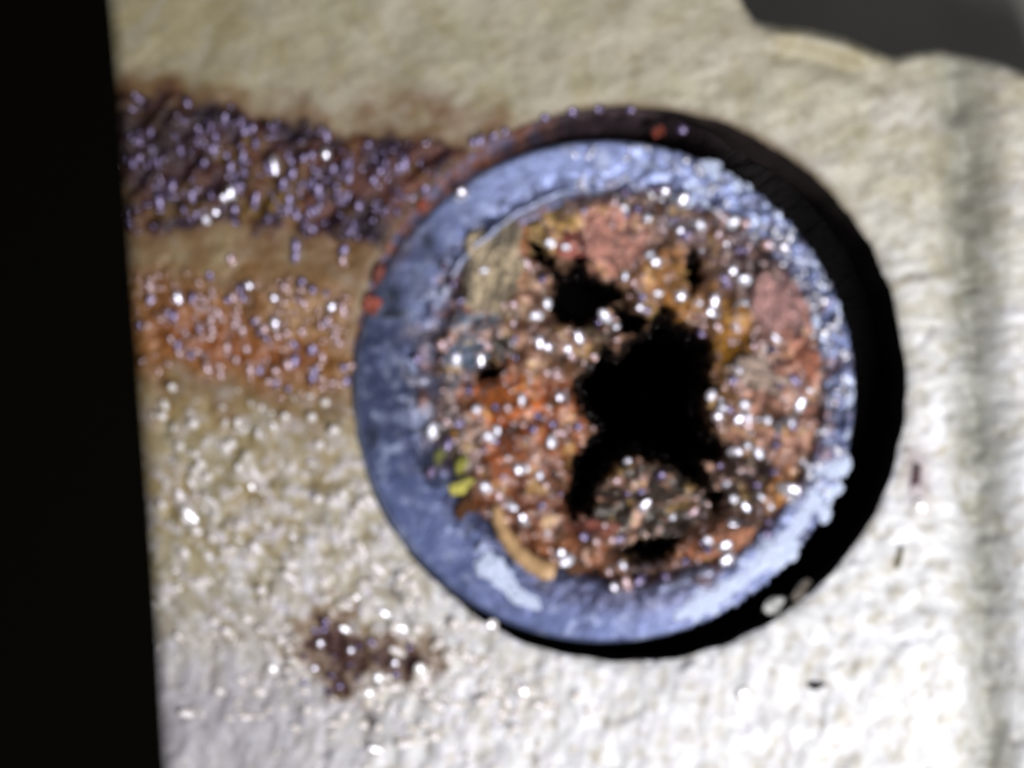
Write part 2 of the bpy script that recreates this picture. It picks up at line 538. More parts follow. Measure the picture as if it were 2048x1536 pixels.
# the raised arc inside the upper left of the rim and the shallow step at the left
arc = np.exp(-((tt - 0.80) / 0.05) ** 2) * sst(205, 222, deg)[None] * (1 - sst(248, 262, deg))[None]
RZ = RZ + 16 * arc - 16 * top * sst(0.84, 0.9, tt + 0 * RX) * sst(205, 222, deg)[None] * (1 - sst(255, 275, deg))[None]
RZ = RZ - 10 * top * sst(0.60, 0.68, tt + 0 * RX) * sst(140, 165, deg)[None] * (1 - sst(200, 215, deg))[None]
tilt = 4 * (PC[0] - RX) / PR
RZ = RZ + np.where(top, tilt, 0) - 4
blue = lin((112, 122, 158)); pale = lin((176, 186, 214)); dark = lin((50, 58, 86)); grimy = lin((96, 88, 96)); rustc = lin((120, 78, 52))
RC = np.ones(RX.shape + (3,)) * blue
def rmix(c, w):
    global RC
    w = np.clip(w, 0, 1)[..., None]
    RC = RC * (1 - w) + c * w
rmix(dark, 1.0 * gauss(RX, RY, 765, 740, 76, 240) + 0.7 * gauss(RX, RY, 800, 900, 70, 160) + 0.35 * gauss(RX, RY, 900, 1060, 110, 110))  # dim side of the metal's reflection painted in at the left
rmix(dark, np.clip(1.8 * fbm(RX, RY, 80, 4, 87) - 0.05, 0, 0.85))
rmix(lin((122, 120, 128)), np.clip(1.8 * fbm(RX, RY, 46, 4, 97) - 0.1, 0, 0.8) * sst(0.35, 0.7, tt + 0 * RX))
rmix(pale, np.clip(1.6 * fbm(RX, RY, 54, 4, 88) - 0.15, 0, 0.8) * (0.35 + 0.65 * np.clip(rough, 0, 1)))
rmix(grimy, 0.8 * sst(0.55, 0.9, tt + 0 * RX) * np.clip(0.45 + fbm(RX, RY, 40, 3, 89), 0, 1))
rmix(rustc, 0.9 * sst(0.62, 1.0, tt + 0.35 * fbm(RX, RY, 60, 3, 96)) * np.clip(0.4 + 1.3 * fbm(RX, RY, 50, 3, 90), 0, 1))
rmix(rustc, 0.7 * gauss(RX, RY, 800, 470, 26, 70, 25) * (tt < 0.3))
rmix(lin((176, 190, 236)), 0.7 * sst(225, 245, deg)[None] * (1 - sst(300, 335, deg))[None] * np.clip(0.8 + 0.6 * fbm(RX, RY, 60, 3, 91), 0, 1) * (1 - sst(0.75, 1.0, tt + 0 * RX)))  # bright reflection along the top of the rim painted in
rmix(lin((70, 82, 120)), 0.7 * sst(75, 100, deg)[None] * (1 - sst(150, 175, deg))[None])  # dimmer reflection at the lower left painted in
spk = gauss(RX, RY, 1590, 470, 240, 260) + gauss(RX, RY, 1680, 780, 90, 330) + 0.5 * gauss(RX, RY, 1330, 330, 160, 90)
rmix(lin((62, 58, 76)), np.clip(1.9 * fbm(RX, RY, 30, 4, 93) + 0.1, 0, 0.9) * np.clip(spk, 0, 1))
rmix(lin((208, 218, 240)), np.clip(2.2 * fbm(RX, RY, 34, 3, 94) - 0.35, 0, 1) * np.clip(spk + 0.25, 0, 1))
rmix(lin((150, 112, 100)), np.clip(1.8 * fbm(RX, RY, 44, 3, 95) - 0.25, 0, 0.8) * np.clip(gauss(RX, RY, 1660, 760, 70, 220), 0, 1))
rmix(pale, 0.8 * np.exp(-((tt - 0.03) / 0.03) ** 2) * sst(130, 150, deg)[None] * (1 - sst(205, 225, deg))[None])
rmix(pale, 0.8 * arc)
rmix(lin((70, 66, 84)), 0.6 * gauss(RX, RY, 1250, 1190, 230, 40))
rmix(lin((28, 32, 44)), 0.95 * (gauss(RX, RY, 855, 482, 17, 26) + gauss(RX, RY, 785, 592, 22, 30) + gauss(RX, RY, 785, 628, 40, 10)
     + gauss(RX, RY, 760, 520, 14, 34) + gauss(RX, RY, 745, 872, 12, 24)))
rmix(lin((16, 13, 13)), np.where(zz + 0 * RX < -30, 1.0, 0))  # pipe wall below the rim painted near black as shade
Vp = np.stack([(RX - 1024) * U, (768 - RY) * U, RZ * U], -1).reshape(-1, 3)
Fp = []
nr = len(prof)
for k in range(nr - 1):
    a = k * NT + np.arange(NT); b = k * NT + (np.arange(NT) + 1) % NT
    Fp.append(np.stack([b, a, a + NT, b + NT], -1))
Fp = np.concatenate(Fp)
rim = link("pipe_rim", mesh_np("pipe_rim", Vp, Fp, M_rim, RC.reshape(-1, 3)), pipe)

# dirt in the gap between the pipe and the hole, its shade painted black
NG = 720
t = np.linspace(0, 2 * math.pi, NG, endpoint=False)
dg = np.degrees(t)
depth = np.interp(dg, [0, 40, 90, 130, 178, 190, 225, 238, 256, 276, 296, 335, 360], [-420, -420, -260, -90, -16, -5, -4, -14, -44, -90, -420, -420, -420])
rows, cols, FF = [], [], []
for k in range(9):
    w = k / 8
    a_ox, a_oy = PC[0] + (PR - 2) * np.cos(t), PC[1] + (PR - 2) * np.sin(t)
    b_r = hole_radius(t) + 1.0
    b_ox, b_oy = HC[0] + b_r * np.cos(t), HC[1] + b_r * np.sin(t)
    x, y = a_ox * (1 - w) + b_ox * w, a_oy * (1 - w) + b_oy * w
    z = depth + 8 * fbm(x, y, 30, 3, 121) * (0.4 + 0.6 * (depth < -20)) + 5 * fbm(x, y, 14, 2, 122) - 6 * (1 - abs(2 * w - 1))
    rows.append(np.stack([(x - 1024) * U, (768 - y) * U, z * U], -1))
    ru_ = (sst(182, 195, dg) * (1 - sst(236, 262, dg)))[:, None]
    n_ = np.clip(0.5 + 1.3 * fbm(x, y, 34, 3, 123), 0, 1)[:, None]
    base = lin((70, 56, 58)) * (1 - 0.4 * n_)
    rusty = lin((132, 84, 58)) * (1 - n_) + lin((104, 100, 122)) * n_
    shade_ = (1 - sst(178, 190, dg) * (1 - sst(280, 300, dg)))[:, None]  # gap shade painted near black, except at the left and top
    cols.append((base * (1 - ru_) + rusty * ru_) * (1 - shade_) + lin((17, 14, 13)) * shade_)
for k in range(8):
    a = k * NG + np.arange(NG); b = k * NG + (np.arange(NG) + 1) % NG
    FF.append(np.stack([a, a + NG, b + NG, b], -1))
tag(link("gap_dirt_shade", mesh_np("gap_dirt_shade", np.concatenate(rows), np.concatenate(FF), M_dirt_shade, np.concatenate(cols)), block), "dirt and rust packed in the gap round the pipe, with its shade painted black")

# the black bore behind the crust
rows, FF = [], []
NB = 96
t = np.linspace(0, 2 * math.pi, NB, endpoint=False)
for k, (f, z) in enumerate([(0.995, -62), (1.0, -300), (1.0, -1590), (0.0005, -1592)]):
    x, y = IC[0] + IR * f * np.cos(t), IC[1] + IR * f * np.sin(t)
    rows.append(np.stack([(x - 1024) * U, (768 - y) * U, np.full(NB, z * U)], -1))
for k in range(3):
    a = k * NB + np.arange(NB); b = k * NB + (np.arange(NB) + 1) % NB
    FF.append(np.stack([a, a + NB, b + NB, b], -1))
link("pipe_bore", mesh_np("pipe_bore", np.concatenate(rows), np.concatenate(FF), M_bore), pipe)

# ------------------------------------------------------------------ rust crust inside the pipe
OPEN = [
    [(1240, 700), (1262, 668), (1300, 652), (1325, 608), (1345, 612), (1358, 640), (1392, 655), (1420, 682), (1434, 716), (1420, 745),
     (1436, 775), (1414, 805), (1428, 850), (1438, 882), (1462, 890), (1446, 918), (1410, 930), (1424, 978), (1370, 962),
     (1340, 938), (1310, 928), (1280, 912), (1245, 930), (1220, 955), (1200, 990), (1182, 1025), (1150, 1042), (1130, 1012),
     (1143, 960), (1138, 925), (1165, 895), (1195, 862), (1178, 840), (1150, 800), (1145, 762), (1172, 735), (1182, 700), (1215, 685)],
    [(1068, 430), (1078, 470), (1102, 520), (1130, 540), (1152, 508), (1188, 497), (1168, 530), (1205, 552), (1245, 578),
     (1256, 612), (1232, 606), (1205, 618), (1190, 645), (1160, 652), (1120, 640), (1100, 610), (1112, 560), (1092, 530), (1066, 512), (1054, 470)],
    [(1215, 600), (1262, 608), (1300, 640), (1290, 668), (1256, 668), (1238, 640)],
    [(1238, 1106), (1280, 1086), (1330, 1078), (1362, 1084), (1350, 1114), (1310, 1130), (1262, 1124)],
    [(1376, 498), (1404, 500), (1408, 570), (1390, 580), (1380, 545)],
    [(958, 742), (985, 725), (1000, 742), (985, 762), (965, 762)],
    [(1420, 985), (1450, 985), (1455, 1015), (1430, 1025)],
]
def open_d(x, y):
    n = 9 * gnoise(x / 17, y / 17, 101) + 6 * gnoise(x / 8, y / 8, 102)
    s = np.full(np.shape(x), -1e3)
    for p in OPEN:
        s = np.maximum(s, sdf(x, y, p))
    return s + n + 5

BLOBS = [  # x, y, rx, ry, turn, colour, height, strength
    (1040, 880, 115, 145, 0, (152, 82, 40), 6, 1.0), (1000, 805, 90, 50, 0, (198, 104, 36), 6, 1.0), (1090, 1000, 80, 90, 0, (112, 62, 36), 0, .9),
    (985, 540, 58, 92, 12, (190, 168, 134), 12, 1.0), (880, 630, 50, 150, 0, (112, 114, 128), -2, .9), (950, 680, 46, 60, 20, (92, 112, 134), -2, .8),
    (1120, 450, 46, 40, 0, (196, 158, 92), 14, 1.0), (1150, 490, 30, 24, 0, (178, 92, 76), 8, 1.0), (1225, 480, 66, 60, 0, (206, 144, 124), 10, 1.0),
    (1040, 500, 18, 70, 0, (182, 116, 74), 6, .9), (1100, 690, 80, 60, 0, (126, 92, 70), 0, .8), (1330, 540, 60, 42, 0, (178, 122, 62), 8, .9),
    (1370, 590, 36, 50, 0, (186, 126, 48), 4, .9), (1470, 690, 34, 110, 0, (184, 128, 46), 4, 1.0), (1430, 560, 80, 60, 0, (150, 106, 72), 6, .8),
    (1570, 620, 54, 82, -10, (196, 148, 140), 14, 1.0), (1560, 745, 94, 56, 0, (196, 166, 148), 10, .9), (1610, 720, 34, 50, 0, (190, 122, 96), 8, .9),
    (1550, 850, 80, 80, 0, (178, 130, 108), 4, .9), (1480, 960, 70, 60, 0, (58, 42, 34), -24, 1.0), (1570, 990, 26, 50, 0, (196, 132, 72), 6, 1.0),
    (1440, 1095, 90, 42, -12, (182, 116, 78), 8, 1.0), (1200, 1065, 56, 30, 0, (158, 92, 76), 2, .9), (1290, 1010, 130, 74, 0, (54, 44, 33), -50, 1.0),
    (1390, 420, 130, 56, 20, (88, 80, 92), 6, .9), (1480, 500, 90, 70, 40, (104, 88, 92), 4, .8), (1250, 1150, 190, 26, 0, (72, 66, 74), -4, .8),
    (1370, 830, 20, 20, 0, (100, 80, 50), -8, .8), (1150, 1110, 90, 36, 20, (146, 88, 52), 2, .9), (900, 880, 60, 70, 0, (112, 110, 104), -2, .8),
    (1200, 655, 36, 22, 0, (92, 80, 58), -20, 1.0), (1000, 690, 26, 30, 0, (50, 44, 38), -14, 1.0),
]
def crust_height(x, y):
    r = np.hypot(x - IC[0], y - IC[1]) / IR
    s = open_d(x, y)
    z = -14 - 16 * sst(0.95, 0.6, r) - 34 * np.exp(np.minimum(s, 0) / 60)
    z = z + 20 * fbm(x, y, 70, 3, 103) + 24 * (0.55 - worley(x, y, 60, 104)) + 12 * fbm(x, y, 44, 4, 107) + 9 * (0.5 - worley(x, y, 24, 105)) + 8 * fbm(x, y, 26, 3, 106)
    for (bx, by, rx, ry, a, c, h, k) in BLOBS:
        z = z + h * gauss(x, y, bx, by, rx, ry, a)
    z = z - 30 * sst(0.95, 1.06, r)
    z = z - np.clip(s, 0, 60) * 9
    return z
def crust_colour(x, y):
    base = lin((122, 90, 68)); 
    C = np.ones(np.shape(x) + (3,)) * base
    def mixin(c, w):
        nonlocal C
        w = np.clip(w, 0, 1)[..., None]
        C = C * (1 - w) + c * w
    mixin(lin((70, 48, 38)), np.clip(1.5 * fbm(x, y, 60, 4, 110) + 0.1, 0, 1))
    for (bx, by, rx, ry, a, c, h, k) in BLOBS:
        nz = 0.25 * fbm(x, y, 40, 3, 111)
        mixin(lin(c), k * sst(0.22, 0.6, gauss(x, y, bx, by, rx * 1.2, ry * 1.2, a) + nz))
    mixin(lin((60, 36, 26)), np.clip(1.7 * fbm(x, y, 36, 4, 112) - 0.15, 0, 0.7))
    mixin(lin((214, 166, 140)), np.clip(1.9 * fbm(x, y, 34, 3, 113) - 0.3, 0, 0.7))
    mixin(lin((206, 168, 104)), np.clip(1.9 * fbm(x, y, 40, 3, 114) - 0.45, 0, 0.6))
    s = open_d(x, y)
    mixin(lin((26, 18, 14)), 0.98 * sst(0, 14, s))
    return C
st = 3.5
cx, cy = np.arange(IC[0] - 410, IC[0] + 411, st), np.arange(IC[1] - 410, IC[1] + 411, st)
KX, KY = np.meshgrid(cx, cy)
KZ, KC, KS = crust_height(KX, KY), crust_colour(KX, KY), open_d(KX, KY)
kr = np.hypot(KX - IC[0], KY - IC[1])
Vc = np.stack([(KX - 1024) * U, (768 - KY) * U, KZ * U], -1).reshape(-1, 3)
I = np.arange(KX.size).reshape(KX.shape)
q = np.stack([I[:-1, :-1], I[1:, :-1], I[1:, 1:], I[:-1, 1:]], -1).reshape(-1, 4)
badc = (kr.ravel() > IR + 22) | (KS.ravel() > 34)
q = q[~badc[q].any(1)]
v, f, c = compact(Vc, q, KC.reshape(-1, 3))
crust = tag(link("rust_crust", mesh_np("rust_crust", v, f, M_crust, c), pipe), "brown and orange rust crust with a ragged black opening")

# ------------------------------------------------------------------ lumps and flakes
def lump_mesh(name, seed, mat, flat=0.7, spike=0.35, sub=2, col=None):
    b = bmesh.new()
    bmesh.ops.create_icosphere(b, subdivisions=sub, radius=1.0)
    pr = np.random.default_rng(seed)
    ks = pr.normal(size=(6, 3)) * 1.7
    ph = pr.uniform(0, 6.28, 6)
    for vv in b.verts:
        p = np.array(vv.co)
        vv.co *= 1 + spike * float(np.sum(np.sin(ks @ p * 1.6 + ph))) / 3.2 + spike * 0.5 * float(np.sum(np.sin(ks @ p * 4.3 + 2 * ph))) / 3.2 + pr.uniform(-0.06, 0.06)
        vv.co.z *= flat
    me = bpy.data.meshes.new(name)
    b.to_mesh(me); b.free()
    me.polygons.foreach_set("use_smooth", np.full(len(me.polygons), True))
    me.materials.append(mat)
    return me

def lump_mat(name, rgb, rough=0.5, coat=0.8):
    d = lin([v * 0.62 for v in rgb])
    return material(name, color=tuple(lin(rgb)), rough=rough, spec=0.5, coat=coat, coat_rough=0.13, grain=(5.0, 0.3), bump=(3.0, 0.5, 0.25), mottle=(0.9, tuple(d)))

def put(name, me, px, py, z, sx, sy=None, sz=None, rot=0.0, parent=None):
    o = bpy.data.objects.new(name, me)
    COL.objects.link(o)
    o.location = P(px, py, z)
    sy = sx if sy is None else sy
    sz = (sx + sy) / 2 * 0.7 if sz is None else sz
    o.scale = (sx * U, sy * U, sz * U)
    o.rotation_euler = (0, 0, math.radians(-rot))
    if parent is not None:
        adopt(o, parent)
    return o

def H1(fn, px, py):
    return float(fn(np.array([float(px)]), np.array([float(py)]))[0])

RUSTS = [lump_mat("rust_%s" % n, c) for n, c in (("brown", (120, 78, 48)), ("orange", (170, 92, 36)), ("amber", (182, 128, 60)),
         ("pink", (184, 124, 104)), ("dark", (62, 44, 36)), ("grey", (136, 128, 132)), ("mauve", (140, 112, 112)))]
LUMPS = [[lump_mesh("rust_lump", 200 + 10 * i + k, m, spike=0.4) for k in range(3)] for i, m in enumerate(RUSTS)]

# the larger flakes the photograph shows
NAMED = [
    (985, 535, 50, 84, 14, (204, 184, 150), "tan flat flake at the upper left of the crust"),
    (1112, 450, 40, 34, 0, (200, 164, 98), "pale yellow tan lump at the top of the crust"),
    (1148, 490, 26, 20, 10, (180, 88, 72), "red lump under the pale yellow lump"),
    (1228, 484, 52, 44, 30, (206, 146, 128), "pink lump beside the upper black opening"),
    (1572, 622, 44, 66, -12, (198, 150, 142), "mauve pink flake at the right of the crust"),
    (1548, 745, 62, 34, 5, (198, 172, 154), "grey tan flake at the right of the crust"),
    (1612, 724, 26, 36, 0, (190, 120, 92), "salmon pink lump against the right of the rim"),
    (1290, 1005, 84, 44, -8, (70, 52, 38), "dark brown lump below the large black opening"),
    (1474, 690, 26, 62, 4, (190, 132, 46), "amber lump right of the large black opening"),
    (1012, 905, 40, 44, 0, (146, 76, 38), "orange rust lump at the left of the crust"),
    (985, 800, 48, 30, -10, (176, 94, 36), "bright orange rust lump at the left of the crust"),
    (1572, 985, 20, 44, 8, (196, 134, 76), "amber flake at the lower right of the crust"),
    (1450, 1090, 48, 30, -15, (206, 140, 106), "salmon lump at the bottom right of the crust"),
    (1200, 1062, 38, 24, 0, (164, 94, 78), "reddish lump at the bottom of the crust"),
    (1332, 542, 36, 28, 20, (184, 128, 66), "amber lump right of the upper black opening"),
    (950, 690, 32, 36, 20, (92, 116, 140), "blue grey lump at the left of the crust"),
]
for i, (x, y, a, b, r, c, lab) in enumerate(NAMED):
    me = lump_mesh("rust_flake", 400 + i, lump_mat("flake_%s" % i, c, rough=0.5 if i != 7 else 0.8, coat=0.5 if i != 7 else 0.08), flat=0.8, spike=0.5, sub=4)
    z = H1(crust_height, x, y)
    tag(put("rust_flake", me, x, y, z - {7: 26, 0: 13}.get(i, 6), a * 0.95, b * 0.95, min(a, b) * 0.45, r, crust), lab)

cnt = 0
tries = 0
while cnt < 75 and tries < 6000:
    tries += 1
    a = random.uniform(0, 6.283); r = IR * math.sqrt(random.uniform(0.05, 1.0))
    x, y = IC[0] + r * math.cos(a), IC[1] + r * math.sin(a)
    s = H1(open_d, x, y)
    if s > -12 or float(gauss(x, y, 1290, 1010, 110, 60)) > 0.3 or float(gauss(x, y, 1020, 870, 90, 110)) > 0.4: continue
    near_blob = max(BLOBS, key=lambda b_: float(gauss(x, y, b_[0], b_[1], b_[2], b_[3], b_[4])) * b_[7])
    if float(gauss(x, y, near_blob[0], near_blob[1], near_blob[2], near_blob[3], near_blob[4])) > 0.25 and random.random() < 0.85:
        cc = near_blob[5]
        k = min(range(len(RUSTS)), key=lambda j: sum((p - q_) ** 2 for p, q_ in zip(cc, ((120, 78, 48), (170, 92, 36), (182, 128, 60), (184, 124, 104), (62, 44, 36), (136, 128, 132), (140, 112, 112))[j])))
    else:
        k = random.choice((0, 0, 4, 5, 6, 2))
    sz = random.uniform(7, 17)
    put("rust_lump", random.choice(LUMPS[k]), x, y, H1(crust_height, x, y) + sz * 0.1, sz, sz * random.uniform(0.6, 1.2), sz * random.uniform(0.5, 0.8), random.uniform(0, 180), crust)
    cnt += 1

# ------------------------------------------------------------------ deposits and stand-in highlight lumps on the rim
def rim_z(px, py):
    return -3 + 4 * (PC[0] - px) / PR
M_rim_pale = material("pale_scale_highlight", color=tuple(lin((214, 226, 250))), rough=0.42, spec=0.5, metal=0.12, coat=0.3, coat_rough=0.3, grain=(3.0, 0.15), bump=(3.0, 0.4, 0.2))  # for real scale and for the painted highlight at the lower right
RIM_PALE_M = [lump_mesh("pale_scale_highlight", 500 + k, M_rim_pale, spike=0.28, sub=3) for k in range(4)]
RIM_PALE = [(986, 1140, 40, 26, 62), (1016, 1172, 46, 24, 38), (1056, 1200, 32, 18, 25), (1370, 1225, 26, 14, -30), (1400, 1205, 30, 20, -25), (1440, 1190, 26, 15, -30),
       (1480, 1160, 28, 17, -35), (1515, 1130, 30, 24, -40), (1545, 1105, 30, 27, -45), (1575, 1075, 30, 20, -48), (1600, 1040, 28, 18, -52),
       (1622, 1000, 24, 15, -60), (1642, 950, 28, 12, -68), (1662, 890, 30, 10, -74), (1440, 350, 30, 14, 20), (1478, 372, 24, 15, 35), (1420, 330, 22, 10, 15),
       (1560, 492, 20, 12, 20), (1640, 640, 14, 22, 0), (1700, 800, 8, 22, 5), (925, 388, 15, 12, 0), (1368, 400, 18, 16, 0), (1400, 380, 16, 10, 10)]
for k in range(46):                           # white lumps standing in for the metal's highlight at the lower right
    q_ = random.random() ** 1.2
    a = math.radians(16 + 52 * q_)
    rr_ = PR - random.uniform(12, 54) * (0.5 + 0.5 * q_)
    RIM_PALE.append((PC[0] + rr_ * math.cos(a), PC[1] + rr_ * math.sin(a), random.uniform(16, 32), random.uniform(11, 18), -math.degrees(math.pi / 2 - a) + random.gauss(0, 18)))
for i, (x, y, a, b, r) in enumerate(RIM_PALE):
    put("pale_scale_highlight", RIM_PALE_M[i % 4], x, y, rim_z(x, y) - 3, a, b, min(a, b) * 0.5, r, pipe)

# ------------------------------------------------------------------ loose bits: each a thing of its own
def bit(name, label, cat, rgb, x, y, z, a, b, r, seed, group=None, flat=0.7, rough=0.5, sub=2, h=0.45):
    me = lump_mesh(name, seed, lump_mat(name + "_surface", rgb, rough=rough, coat=0.15), flat=flat, spike=0.4, sub=sub)
    return tag(put(name, me, x, y, z, a, b, min(a, b) * h, r), label, cat, group)
bit("yellow_fleck", "larger bright yellow fleck on the lower left of the pipe rim", "fleck", (234, 224, 112), 928, 970, 6, 25, 13, -25, 601, "yellow flecks on the rim")
bit("yellow_fleck", "smaller yellow green fleck just above the bright yellow one", "fleck", (196, 192, 80), 922, 930, 5, 11, 17, 25, 602, "yellow flecks on the rim")
bit("yellow_fleck", "faint olive yellow fleck, topmost and leftmost of the yellow flecks", "fleck", (140, 142, 78), 878, 912, 4, 10, 17, 15, 603, "yellow flecks on the rim")
bit("brown_chip", "brown chip on the rim below the yellow flecks", "chip", (110, 66, 30), 932, 1012, 5, 18, 22, 20, 604)
bit("red_chip", "largest salmon red chip, at the left outer edge of the pipe", "chip", (198, 104, 84), 742, 608, 4, 19, 22, 10, 605, "red chips round the pipe")
bit("red_chip", "small orange red chip at the upper left edge of the pipe", "chip", (192, 100, 74), 846, 412, 2, 10, 13, 20, 606, "red chips round the pipe")
bit("red_chip", "dull red chip just above the largest red chip", "chip", (170, 96, 84), 757, 548, 6, 9, 20, 12, 607, "red chips round the pipe")
bit("red_chip", "dark red chip in the gap above the pipe", "chip", (150, 66, 46), 1316, 262, -8, 13, 10, -30, 608, "red chips round the pipe")
bit("plaster_chip", "white chip lodged in the black gap below the pipe", "chip", (226, 226, 220), 1546, 1214, -10, 22, 14, -30, 609)
bit("plaster_chip", "dull grey beige chip at the upper right of the white chip in the gap", "chip", (120, 112, 100), 1604, 1182, -16, 24, 11, -50, 610)
bit("dark_grit", "black grain of grit on the white face below the pipe", "grit", (48, 44, 40), 1632, 1371, 3, 17, 8, -5, 611)
bit("dark_grit", "purplish grain of grit on the pale face right of the gap", "grit", (110, 84, 90), 1830, 955, 3, 12, 26, 10, 612)
bit("dark_grit", "narrow olive grain of grit on the pale face, lower right of the gap", "grit", (130, 122, 92), 1800, 1115, 3, 8, 22, 12, 613)

def tube(name, pts, radii, mat, seg=10):
    b = bmesh.new()
    P3 = [Vector(p) for p in pts]
    rings = []
    for i, p in enumerate(P3):
        d = (P3[min(i + 1, len(P3) - 1)] - P3[max(i - 1, 0)]).normalized()
        s = d.cross(Vector((0, 0, 1))).normalized()
        u = s.cross(d)
        rings.append([b.verts.new(p + radii[i] * (s * math.cos(2 * math.pi * k / seg) + u * math.sin(2 * math.pi * k / seg))) for k in range(seg)])
    for i in range(len(rings) - 1):
        for k in range(seg):
            b.faces.new((rings[i][k], rings[i][(k + 1) % seg], rings[i + 1][(k + 1) % seg], rings[i + 1][k]))
    b.faces.new(rings[0][::-1]); b.faces.new(rings[-1])
    me = bpy.data.meshes.new(name)
    b.to_mesh(me); b.free()
    me.polygons.foreach_set("use_smooth", np.full(len(me.polygons), True))
    me.materials.append(mat)
    return me
fp = [(992, 1010), (996, 1040), (1010, 1072), (1030, 1100), (1055, 1122), (1085, 1138), (1110, 1142)]
fx = np.interp(np.linspace(0, 6, 25), range(7), [p[0] for p in fp]); fy = np.interp(np.linspace(0, 6, 25), range(7), [p[1] for p in fp])
fr = [(11 + 10 * i / 24 + 1.5 * math.sin(i * 1.9)) * U for i in range(25)]
fr[0] *= 0.5; fr[-1] *= 0.6
tag(link("tan_strand", tube("tan_strand", [P(x, y, 4 + 2 * math.sin(i)) for i, (x, y) in enumerate(zip(fx, fy))], fr, lump_mat("tan_strand_surface", (228, 184, 130), coat=0.3))),
    "curved tan strand lying along the lower left inside of the rim", "strand")

# ------------------------------------------------------------------ black slab at the left, nearer the lens
H0 = 620
prof_edge = [(-900, 70), (-300, 168), (0, 211), (200, 229), (400, 243), (600, 258), (800, 273), (1000, 288), (1200, 302), (1400, 313), (1536, 321), (1800, 338), (2400, 380)]
b = bmesh.new()
f_ = (D - H0 * U) / D
topv, botv, midv = [], [], []
for (y, x) in prof_edge:
    x = x + 15
    q_ = P(1024 + (x - 1024) * f_, 768 + (y - 768) * f_)
    topv.append(b.verts.new((q_.x - 0.0006, q_.y, H0 * U)))
    midv.append(b.verts.new((q_.x, q_.y, H0 * U - 0.0006)))
    w_ = P(x - 60, y)
    botv.append(b.verts.new((w_.x, q_.y, 18 * U)))
far_t = [b.verts.new((-0.30, v_.co.y, H0 * U)) for v_ in topv]
far_b = [b.verts.new((-0.30, v_.co.y, 18 * U)) for v_ in topv]
for i in range(len(topv) - 1):
    b.faces.new((far_t[i], far_t[i + 1], topv[i + 1], topv[i]))
    b.faces.new((topv[i], topv[i + 1], midv[i + 1], midv[i]))
    b.faces.new((midv[i], midv[i + 1], botv[i + 1], botv[i]))
    b.faces.new((botv[i], botv[i + 1], far_b[i + 1], far_b[i]))
    b.faces.new((far_b[i], far_b[i + 1], far_t[i + 1], far_t[i]))
b.faces.new((far_t[0], topv[0], midv[0], botv[0], far_b[0]))
b.faces.new((far_b[-1], botv[-1], midv[-1], topv[-1], far_t[-1]))
me = bpy.data.meshes.new("black_slab")
bmesh.ops.recalc_face_normals(b, faces=b.faces)
b.to_mesh(me); b.free()
me.materials.append(M_black)
tag(link("black_slab", me), "plain black slab covering the left edge of the pale block", "slab")

# ------------------------------------------------------------------ beads added to make the glints, tilted to mirror the LED
def dome_mesh(name, half_deg, mat, seg=14, rings=5):
    b = bmesh.new()
    ha = math.radians(half_deg)
    R_ = 1.0 / math.sin(ha)
    topv = b.verts.new((0, 0, R_ * (1 - math.cos(ha))))
    prev = None
    for k in range(1, rings + 1):
        a = ha * k / rings
        ring = [b.verts.new((R_ * math.sin(a) * math.cos(2 * math.pi * j / seg), R_ * math.sin(a) * math.sin(2 * math.pi * j / seg),
                             R_ * (math.cos(a) - math.cos(ha)))) for j in range(seg)]
        for j in range(seg):
            if prev is None: b.faces.new((topv, ring[j], ring[(j + 1) % seg]))
            else: b.faces.new((prev[j], ring[j], ring[(j + 1) % seg], prev[(j + 1) % seg]))
        prev = ring
    low = [b.verts.new((v_.co.x * 0.9, v_.co.y * 0.9, -0.5)) for v_ in prev]
    for j in range(seg):
        b.faces.new((prev[j], low[j], low[(j + 1) % seg], prev[(j + 1) % seg]))
    me = bpy.data.meshes.new(name)
    b.to_mesh(me); b.free()
    me.polygons.foreach_set("use_smooth", np.array([len(p.vertices) == 3 or p.index < seg * rings for p in me.polygons]))
    me.materials.append(mat)
    return me
def bead_mat(name, rgb, tint, ior, rough=0.24):
    return material(name, color=tuple(lin(rgb)), rough=rough, spec=0.5, ior=ior, grain=(5, 0.2), bump=(5, 0.0, 0.01), tint=tint)
# dull violet, violet, warm, pale, bright
BM = [bead_mat("bead_dull", (50, 34, 34), (0.70, 0.60, 1.0), 1.45), bead_mat("bead_violet", (58, 46, 74), (0.84, 0.72, 1.0), 1.7), bead_mat("bead_warm", (120, 84, 60), (1.0, 0.84, 0.92), 1.8),
      bead_mat("bead_pale", (150, 146, 150), (0.95, 0.95, 1.0), 2.2), bead_mat("bead_bright", (120, 110, 110), (0.97, 0.95, 1.0), 2.0, 0.14)]
BEADS = [dome_mesh("glint_bead", 12, m) for m in BM]
BM += [bead_mat("bead_face", (196, 188, 172), (0.88, 0.86, 1.0), 1.55), bead_mat("bead_face_bright", (206, 200, 192), None, 1.9, 0.16)]
BEADS += [dome_mesh("glint_bead", 10, BM[5]), dome_mesh("glint_bead", 8, BM[6])]
BEADS[4] = dome_mesh("glint_bead", 9, BM[4])

